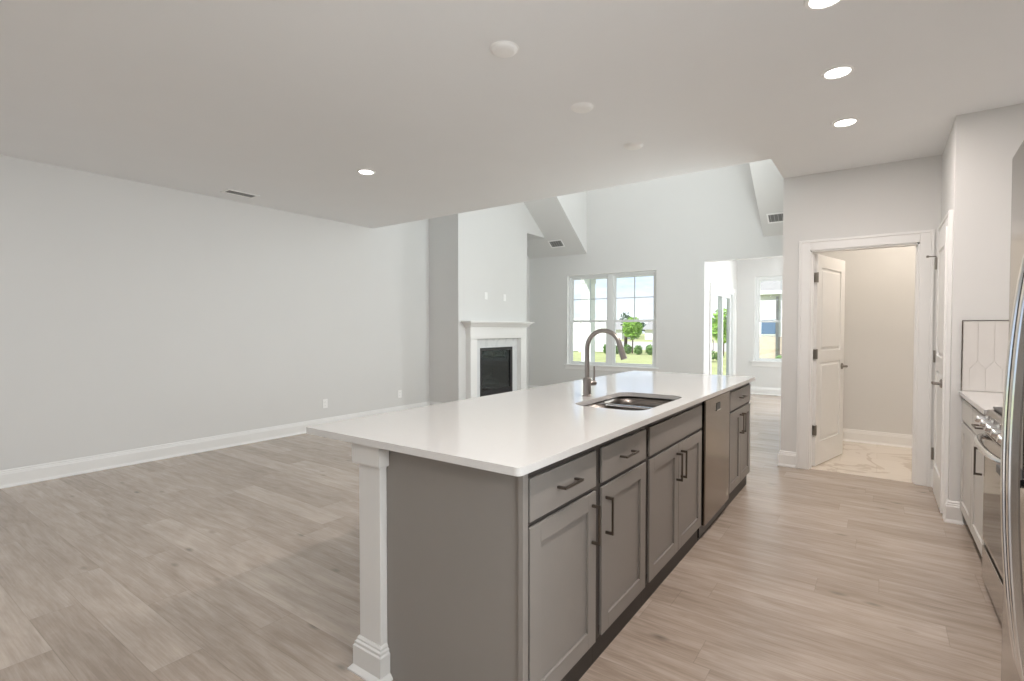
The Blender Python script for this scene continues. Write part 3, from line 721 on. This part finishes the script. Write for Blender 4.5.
# ------------------------------------------------------------------ ceiling fittings
CANR = .082
def can_light(x, y, label, row):
    r = thing('recessed_light', label, 'ceiling light', (x, y, H), 'recessed ceiling lights')
    MB().lathe([(CANR - .022, -.004), (CANR - .018, -.008), (CANR - .004, -.006), (CANR, -.001), (CANR, .0)], (x, y, H)).build('trim_ring', M['plastic'], r, smooth=True)
    MB().lathe([(0, -.0045), (CANR - .021, -.0045), (CANR - .021, -.001)], (x, y, H)).build('lens', M['lamp'], r)
    l = light('lamp', 'AREA', (0, 0, -.012), *POWER[row], (0, 0, 0), .11, shape='DISK', parent=r)
    return r
can_light(-3.79, 3.02, 'lit recessed light in the ceiling over the empty dining area', 'dining')
can_light(-.205, 2.60, 'lit recessed light cut by the top edge of the photo', 'kitchen')
can_light(-.205, 3.38, 'lit recessed light over the kitchen aisle, nearer of the two whole ones', 'kitchen')
can_light(-.208, 4.225, 'lit recessed light over the kitchen aisle, nearest the white door', 'kitchen')
for x, y, row in ((-3.79, .30, 'dining'), (-3.79, -1.6, 'dining'), (-.205, 1.75, 'kitchen'), (-.205, .9, 'kitchen'), (-.205, -.8, 'kitchen')):
    can_light(x, y, 'recessed ceiling light above and behind the camera', row)
def cover(y, label, x=-1.567):
    r = thing('ceiling_cover_plate', label, 'cover plate', (x, y, H), 'blank round plates in a row above the island')
    MB().lathe([(0, -.021), (.040, -.020), (.054, -.017), (.063, -.012), (.068, -.005), (.069, 0)], (x, y, H), n=32).build('disc', M['plastic'], r, smooth=True)
    MB().lathe([(.070, -.003), (.074, -.003), (.075, 0), (.070, 0)], (x, y, H), n=32).build('rim', M['plastic'], r, smooth=True)
cover(2.117, 'round white ceiling plate above the island, largest and nearest of three in a row')
cover(2.960, 'round white ceiling plate above the island, middle of three in a row')
cover(3.810, 'round white ceiling plate above the island, farthest and smallest of three in a row')
def vent(name, label, c, ux, uy, lx, ly, mplate, slats=7):
    """register of size lx (along ux) by ly (along uy) centred at c, hanging off the surface along n = ux x uy"""
    r = thing(name, label, 'vent', c, 'ceiling air vents'); ux, uy = Vector(ux).normalized(), Vector(uy).normalized(); n = ux.cross(uy)
    def obox(mb, a0, a1, b0, b1, h0, h1):
        vs_ = [mb.bm.verts.new(Vector(c) + ux * a + uy * b + n * h) for a in (a0, a1) for b in (b0, b1) for h in (h0, h1)]
        for f_ in ((0, 1, 3, 2), (4, 6, 7, 5), (0, 4, 5, 1), (2, 3, 7, 6), (0, 2, 6, 4), (1, 5, 7, 3)): mb.bm.faces.new([vs_[i] for i in f_])
    m = MB(); w = .022
    obox(m, -lx / 2, lx / 2, -ly / 2, -ly / 2 + w, 0, .007); obox(m, -lx / 2, lx / 2, ly / 2 - w, ly / 2, 0, .007)
    obox(m, -lx / 2, -lx / 2 + w, -ly / 2 + w, ly / 2 - w, 0, .007); obox(m, lx / 2 - w, lx / 2, -ly / 2 + w, ly / 2 - w, 0, .007)
    m.build('frame', M['plastic'], r)
    m = MB(); obox(m, -lx / 2 + w, lx / 2 - w, -ly / 2 + w, ly / 2 - w, .0005, .0015); m.build('duct_opening', M['ventgrey'], r)
    m = MB()
    for k in range(slats):
        b = -ly / 2 + w + (ly - 2 * w) * (k + .5) / slats; obox(m, -lx / 2 + w, lx / 2 - w, b - .003, b + .003, .0016, .0026)
    m.build('louvers', M['ventslat'], r)
vent('ceiling_vent', 'slim air vent in the flat ceiling near the left wall', (-5.475, 2.735, H - .0005), (0, 1, 0), (1, 0, 0), .33, .17, None, 3)
nlen = math.hypot(1, SL)
for cx, cy, lab in ((-5.06, 8.52, 'air vent on the sloped ceiling beside the chimney breast'), (-1.235, 8.50, 'air vent on the sloped ceiling above the sunroom opening')):
    vent('ceiling_vent', lab, (cx, cy, zs(cy) - .001), (0, 1, -SL), (1, 0, 0), .19, .30, None, 5)

# ------------------------------------------------------------------ right-hand kitchen run
RX = .452
kc = thing('base_cabinet', 'light painted base cabinet between the pantry wall and the range', 'cabinet', (.79, 4.03, 0))
KY0, KY1 = 3.530, YP - .002
MB().box(.490, XR - .002, KY0, KY1, .105, .868).build('body', M['white_cab'], kc)
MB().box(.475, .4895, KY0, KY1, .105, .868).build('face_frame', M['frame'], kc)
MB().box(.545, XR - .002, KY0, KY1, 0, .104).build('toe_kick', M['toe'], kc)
def pull_left(y, z, length, vertical, x, parent):
    mb = MB(); s = .0042; so = .030
    if vertical:
        mb.box(x - so - s, x - so + s, y - s, y + s, z - length / 2, z + length / 2)
        for zz in (z - length / 2 + .006, z + length / 2 - .006): mb.box(x - so + s, x, y - s, y + s, zz - .006, zz + .006)
    else:
        mb.box(x - so - s, x - so + s, y - length / 2, y + length / 2, z - s, z + s)
        for yy in (y - length / 2 + .006, y + length / 2 - .006): mb.box(x - so + s, x, yy - .006, yy + .006, z - s, z + s)
    return mb.build('handle', M['bronze'], parent, bev=.0015)
d = MB().box(.455, .4745, KY0 + .02, 4.02, .712, .848).build('drawer', M['white_cab'], kc, bev=.002); pull_left(3.70, .782, .13, False, .455, d)
d = shaker(KY0 + .02, 4.02, .112, .694, .455, .4745, 'door', M['white_cab'], kc); pull_left(3.65, .605, .15, True, .455, d)
MB().box(.455, .4745, 4.035, KY1 - .02, .712, .848).build('false_front', M['white_cab'], kc, bev=.002)
shaker(4.035, KY1 - .02, .112, .694, .455, .4745, 'blank_panel', M['white_cab'], kc)
tag(MB().box(.440, XR - .002, KY0 - .004, YP - .001, .870, .898).build('side_worktop', M['quartz'], bev=.003), 'short white quartz worktop between the pantry wall and the range', 'worktop')
# backsplash tile on the pantry end wall
bsx0, bsx1, bz0, bz1 = .455, XR - .002, .899, 1.362
bs = sroot('trim_5', 'white picket tile backsplash on the pantry end wall', 'backsplash', (.79, YP, bz0))
MB().box(bsx0, bsx1, YP - .006, YP, bz0, bz1).build('grout_bed', M['grout'], bs)
m = MB()
bmt = m.bm
def clip_poly(poly):
    for ax, lim, sg in ((0, bsx0 + .004, 1), (0, bsx1 - .002, -1), (1, bz0 + .002, 1), (1, bz1 - .004, -1)):
        out = []
        for i in range(len(poly)):
            p, q = poly[i], poly[(i + 1) % len(poly)]; dp, dq = (p[ax] - lim) * sg, (q[ax] - lim) * sg
            if dp >= 0: out.append(p)
            if dp * dq < 0:
                t_ = dp / (dp - dq); out.append((p[0] + (q[0] - p[0]) * t_, p[1] + (q[1] - p[1]) * t_))
        poly = out
        if len(poly) < 3: return None
    return poly
# tall picket tiles: hexagons with long upright sides
TW, TL, TP, g = .080, .260, .055, .0028
for r_ in range(-2, 3):
    z0 = 1.045 + r_ * (TL + TP)                  # lower points of the row
    for k in range(-2, 12):
        xc = .49 + k * TW + (TW / 2 if r_ % 2 else 0); hw = TW / 2 - g / 2; q = g * .6
        pl = clip_poly([(xc, z0 + q), (xc + hw, z0 + TP + q * .2), (xc + hw, z0 + TP + TL - q * .2), (xc, z0 + 2 * TP + TL - q), (xc - hw, z0 + TP + TL - q * .2), (xc - hw, z0 + TP + q * .2)])
        if pl: m.prism(pl, 1, YP - .0095, YP - .0058)
m.build('tiles', M['tile'], bs)
m = MB(); m.box(bsx0 - .006, bsx0, YP - .011, YP, bz0, bz1 + .004).box(bsx0, bsx1, YP - .011, YP, bz1, bz1 + .004); m.build('edge_strip', M['steel'], bs)
# range
rg = thing('range', 'stainless steel gas range with black oven door beside the side worktop', 'range', (.78, 3.13, 0))
RY0, RY1 = 2.765, 3.522
MB().box(.485, XR - .03, RY0, RY1, .04, .885).build('body', M['black'], rg)
m = MB(); m.prism([(.470, .792), (.432, .806), (.455, .900), (.50, .905), (.50, .792)], 1, RY0, RY1)
cp = m.build('control_panel', M['steel'], rg, bev=.003)
for k in range(5):
    y = RY0 + .085 + k * (RY1 - RY0 - .17) / 4
    m = MB().lathe([(0, 0), (.026, 0), (.026, .006), (.020, .010), (.0185, .040), (.016, .044), (0, .044)], (.443, y, .853), (-.974, 0, .225), 18)
    kn = m.build('knob', M['chrome'], rg, smooth=True)
f = MB().box(.445, .484, RY0 + .003, RY1 - .003, .235, .787).build('oven_door', M['steel'], rg, bev=.004)
MB().box(.4425, .446, RY0 + .03, RY1 - .03, .262, .715).build('oven_window', M['blackglass'], f, bev=.001)
pth = []
for k in range(13):
    t_ = k / 12; y = RY0 + .03 + (RY1 - RY0 - .06) * t_; pth.append((.430 - .040 * math.sin(math.pi * min(1, max(0, t_))) ** .55, y, .764))
pth = [(.447, RY0 + .03, .764)] + pth + [(.447, RY1 - .03, .764)]
MB().tube(pth, .0145, 12).build('handle', M['chrome'], f, smooth=True)
MB().box(.445, .484, RY0 + .003, RY1 - .003, .035, .205).build('storage_drawer', M['steel'], rg, bev=.004)
MB().box(.462, .484, RY0 + .003, RY1 - .003, .207, .233).build('drawer_gap', M['black'], rg)
MB().box(.475, XR - .02, RY0 - .002, RY1 + .0, .905, .916).build('cooktop', M['black'], rg, bev=.003)
for yc in (RY0 + .19, (RY0 + RY1) / 2, RY1 - .19):
    m = MB()
    for dy in (-.11, 0, .11): m.box(.50, 1.06, yc + dy - .006, yc + dy + .006, .930, .946)
    for xx in (.50, .68, .87, 1.048): m.box(xx, xx + .012, yc - .116, yc + .116, .930, .946)
    for xx in (.50, 1.048):
        for dy in (-.11, .11): m.box(xx, xx + .012, yc + dy - .006, yc + dy + .006, .916, .93)
    m.build('grate', M['black'], rg, bev=.002)
    for xx in (.64, .92): MB().lathe([(0, .004), (.035, .004), (.042, 0), (.042, -.006)], (xx, yc, .923)).build('burner', M['black'], rg)
for y in (RY0 + .05, RY1 - .05):
    for xx in (.52, 1.05): MB().lathe([(0, 0), (.018, 0), (.018, .045), (0, .045)], (xx, y, 0), n=12).build('foot', M['black'], rg)
# refrigerator: side by side, bowed doors, bow handles, dispenser
rf = thing('refrigerator', 'stainless steel side-by-side refrigerator with bowed door handles', 'refrigerator', (.74, 1.545, 0))
QY0, QY1, QYM = 1.09, 2.000, 1.585
MB().box(.375, 1.12, QY0 + .005, QY1 - .005, .03, 1.745).build('cabinet_body', M['steel_dark'], rf, bev=.004)
MB().box(.355, .374, QY0 + .01, QY1 - .01, .01, .055).build('kick_grille', M['black'], rf)
for y in (QY0 + .06, QY1 - .06):
    for xx in (.42, 1.06): MB().lathe([(0, 0), (.02, 0), (.02, .032), (0, .032)], (xx, y, 0), n=12).build('foot', M['black'], rf)
def bow_x(y):
    t_ = (y - QY0) / (QY1 - QY0) * 2 - 1; return .296 - .012 * (1 - t_ * t_)
def ref_door(y0, y1):
    n = 14; ys = [y0 + (y1 - y0) * k / n for k in range(n + 1)]
    pts = [(bow_x(y) + (.006 if k in (0, n) else 0), y) for k, y in enumerate(ys)] + [(.368, y1), (.368, y0)]
    return MB().prism(pts, 2, .060, 1.785)
df = ref_door(QYM + .004, QY1).build('freezer_door', M['steel'], rf, smooth=True, bev=.004)
dr = ref_door(QY0, QYM - .004).build('fridge_door', M['steel'], rf, smooth=True, bev=.004)
m = MB(); m.box(.284, .305, QYM + .115, QYM + .305, .93, 1.33); ds = m.build('dispenser', M['blackglass'], df, bev=.004)
MB().box(.262, .285, QYM + .13, QYM + .29, .925, .945).build('drip_tray', M['black'], ds)
MB().box(.277, .2845, QYM + .19, QYM + .23, 1.02, 1.13).build('paddle', M['chrome'], ds)
for dy, d in ((.033, df), (-.033, dr)):
    y = QYM + dy; xb_ = bow_x(y) + .002; pts = []
    for k in range(21):
        t_ = k / 20; pts.append((xb_ - .042 * math.sin(math.pi * t_) ** .6 if 0 < k < 20 else xb_, y, .50 + 1.02 * t_))
    MB().ribbon(pts, (0, 1, 0), .026, .020).build('handle', M['chrome'], d, bev=.004, seg=2)
for y in (QY1 - .12, QY0 + .02): MB().box(.335, .40, y, y + .10, 1.786, 1.80).build('hinge_cover', M['plastic'], rf, bev=.004)

# ------------------------------------------------------------------ outdoors
struct(MB().box(-120, 120, YS + .2, 160, -.32, -.22).box(-120, XL - .15, -20, YS + .2, -.32, -.22).build('ground', M['lawn']), 'yellow-green lawn outside the windows', 'lawn')
struct(MB().box(-120, 60, 36, 58, -.22, -.215).build('road', M['road']), 'pale road beyond the lawn', 'road')
struct(MB().box(-7.4, XS - .14, YB + .14, 11.4, -.22, -.06).build('ground_patio', M['concrete']), 'covered concrete patio outside the sliding door', 'patio')
pr = thing('porch_roof', 'porch roof with gray soffit and beam seen through the double window', 'porch roof', (-4.9, 10.0, 2.6))
MB().box(-5.9, XS - .145, YB + .145, 11.5, 2.74, 2.85).build('soffit', M['soffit'], pr)
MB().box(-5.9, XS - .145, 11.02, 11.22, 2.50, 2.739).build('beam', M['soffit'], pr, bev=.01)
MB().box(-5.95, XS - .145, 11.501, 11.54, 2.70, 2.88).build('fascia', M['vinyl'], pr)
pc = thing('porch_column', 'pale square porch column behind the left half of the double window', 'column', (-5.72, 11.12, -.06))
MB().box(-5.83, -5.585, 11.0, 11.24, -.06, 2.499).build('shaft', M['vinyl'], pc, bev=.004)
MB().box(-5.86, -5.555, 10.97, 11.27, -.06, .14).build('plinth', M['vinyl'], pc, bev=.004)
MB().box(-5.845, -5.57, 10.985, 11.255, 2.40, 2.4995).build('cap', M['vinyl'], pc, bev=.004)
fn = thing('privacy_fence', 'white privacy fence beyond the lawn at the left of the double window', 'fence', (-16, 30, -.22))
m = MB()
for k in range(24): m.box(-20 + k * .25, -20 + k * .25 + .235, 30.0, 30.03, -.15, 1.85)
m.build('panel', M['vinyl'], fn)
MB().box(-20.05, -14.0, 29.98, 30.05, 1.85, 1.95).build('rail', M['vinyl'], fn)
for k in range(4): MB().box(-20.0 + k * 2.0 - .06, -20.0 + k * 2.0 + .06, 29.94, 30.06, -.22, 2.0).build('post', M['vinyl'], fn)
# neighbouring house behind the sunroom window
hs = thing('neighbor_house', 'pale sided house with gray shingled roof behind the sunroom window', 'house', (0, 25, -.22))
MB().box(-4.3, 6, 22, 30, 1.0, 2.75).build('wall', M['siding'], hs)
MB().box(-4.33, 6.03, 21.97, 30.03, -.22, 1.0).build('stone_base', M['stone'], hs)
m = MB(); m.prism([(21.85, 2.62), (26, 5.6), (30.5, 2.55), (30.5, 2.72), (26, 5.8), (21.85, 2.79)], 0, -4.7, 6.4); m.build('roof', M['shingle'], hs)
MB().prism([(22, 2.75), (30, 2.75), (26, 5.5)], 0, -4.25, -4.15).build('gable', M['siding'], hs)
MB().box(-4.7, 6.4, 21.78, 21.85, 2.64, 2.78).build('gutter', M['vinyl'], hs)
for x0 in (-3.74, -2.2, 1.0):
    w_ = MB().box(x0 - .05, x0 + .55, 21.95, 22, 1.06, 1.72).build('window', M['vinyl'], hs)
    MB().box(x0, x0 + .5, 21.93, 21.955, 1.11, 1.67).build('pane', M['paneblue'], w_)
MB().box(-3.22, -3.14, 21.85, 21.95, -.1, 2.55).build('downpipe', M['steel_dark'], hs)
def leaves(mb, c, rad, n, size):
    for _ in range(n):
        while True:
            p = Vector((random.uniform(-1, 1), random.uniform(-1, 1), random.uniform(-1, 1)))
            if .25 < p.length < 1: break
        p = Vector(c) + Vector((p.x * rad[0], p.y * rad[1], p.z * rad[2]))
        a = Vector((random.uniform(-1, 1), random.uniform(-1, 1), random.uniform(-1, 1))).normalized(); b = a.orthogonal().normalized()
        s_ = size * random.uniform(.6, 1.3)
        mb.bm.faces.new([mb.bm.verts.new(q) for q in (p - a * s_, p + b * s_ * .55, p + a * s_, p - b * s_ * .55)])
def tree(x, y, h, cr, zc, mleaf, label, name='tree', n=500, size=.12, tr=.05, group=None):
    r = thing(name, label, 'tree', (x, y, -.22), group)
    pts = [(x, y, -.22), (x + .03, y, h * .35), (x - .02, y + .03, h * .8)]
    m = MB().tube(pts, [tr, tr * .8, tr * .4], 8)
    for a in range(4):
        an = a * 1.6 + .4
        m.tube([(x, y, h * .35 + a * .12), (x + math.cos(an) * cr[0] * .6, y + math.sin(an) * cr[1] * .6, h * .6 + a * .1)], [tr * .45, tr * .2], 6)
    m.build('trunk', M['bark'], r)
    m = MB(); leaves(m, (x, y, zc), cr, n, size)
    m.build('crown', mleaf, r)
    return r
tree(-12.45, 30.2, 2.0, (.62, .6, .70), 1.35, M['leaf_l'], 'bright green young tree on the lawn behind the right half of the double window', n=900, size=.09)
tree(-13.42, 31.4, 2.4, (.38, .38, .5), 1.9, M['leaf_d'], 'thin dark-trunked sapling left of the bright green tree', n=160, size=.08, tr=.13)
tree(-7.15, 30.5, 3.0, (.75, .7, 1.0), 1.5, M['leaf_l'], 'green tree seen through the sliding glass door', n=900, size=.10)
for k, (x, y, sx, sz) in enumerate(((-13.7, 29.2, .33, .30), (-13.0, 29.0, .34, .26), (-12.3, 29.1, .34, .30), (-11.6, 29.0, .34, .28), (-10.9, 29.1, .33, .30))):
    m = MB(); leaves(m, (x, y, -.22 + sz), (sx - .08, .3, sz), 320, .07)
    tag(m.build('shrub', M['leaf_m']), 'low green shrub in the lawn row by the bright green tree, ' + ('leftmost of five', 'second from the left', 'middle of five', 'second from the right', 'rightmost of five')[k], 'shrub', 'shrubs on the lawn')
for k, (x, y) in enumerate(((-2.95, 21.3), (-2.35, 21.2))):
    m = MB(); leaves(m, (x, y, .05), (.25, .25, .30), 300, .06)
    tag(m.build('shrub', M['leaf_m']), ('low shrub at the foot of the neighbouring house, beside its downpipe', 'low shrub at the foot of the neighbouring house, cut by the wall corner')[k], 'shrub', 'shrubs by the house')
m = MB(); leaves(m, (-7.0, 24.5, .05), (1.3, .4, .3), 700, .08)
tag(m.build('hedge', M['leaf_m']), 'low hedge on the lawn seen through the sliding glass door', 'hedge')
for k, (x, hh) in enumerate(((-46, 3.0), (-43, 3.5), (-40, 2.7), (-37, 3.2), (-34, 2.6), (-31, 3.3), (-27, 3.0), (-22, 3.2), (-18, 2.8))):
    tree(x, 90 + (k % 3) * 3, hh, (2.2, 1.5, hh * .42), hh * .55, M['leaf_d'], 'distant dark green tree on the horizon', 'distant_tree', 420, .35, .2, 'distant trees')
for k, (x, w_, lab) in enumerate(((-33.5, 6, 'far low pale house beyond the road, behind the bright green tree'), (-24.0, 6, 'far low pale house beyond the road, right of the bright green tree'))):
    h_ = thing('distant_house', lab, 'house', (x, 72, -.22))
    MB().box(x - w_ / 2, x + w_ / 2, 70, 76, -.22, 1.2).build('wall', M['siding'], h_)
    MB().prism([(69.5, 1.2), (73, 2.6), (76.5, 1.2)], 0, x - w_ / 2 - .3, x + w_ / 2 + .3).build('roof', M['shingle'], h_)
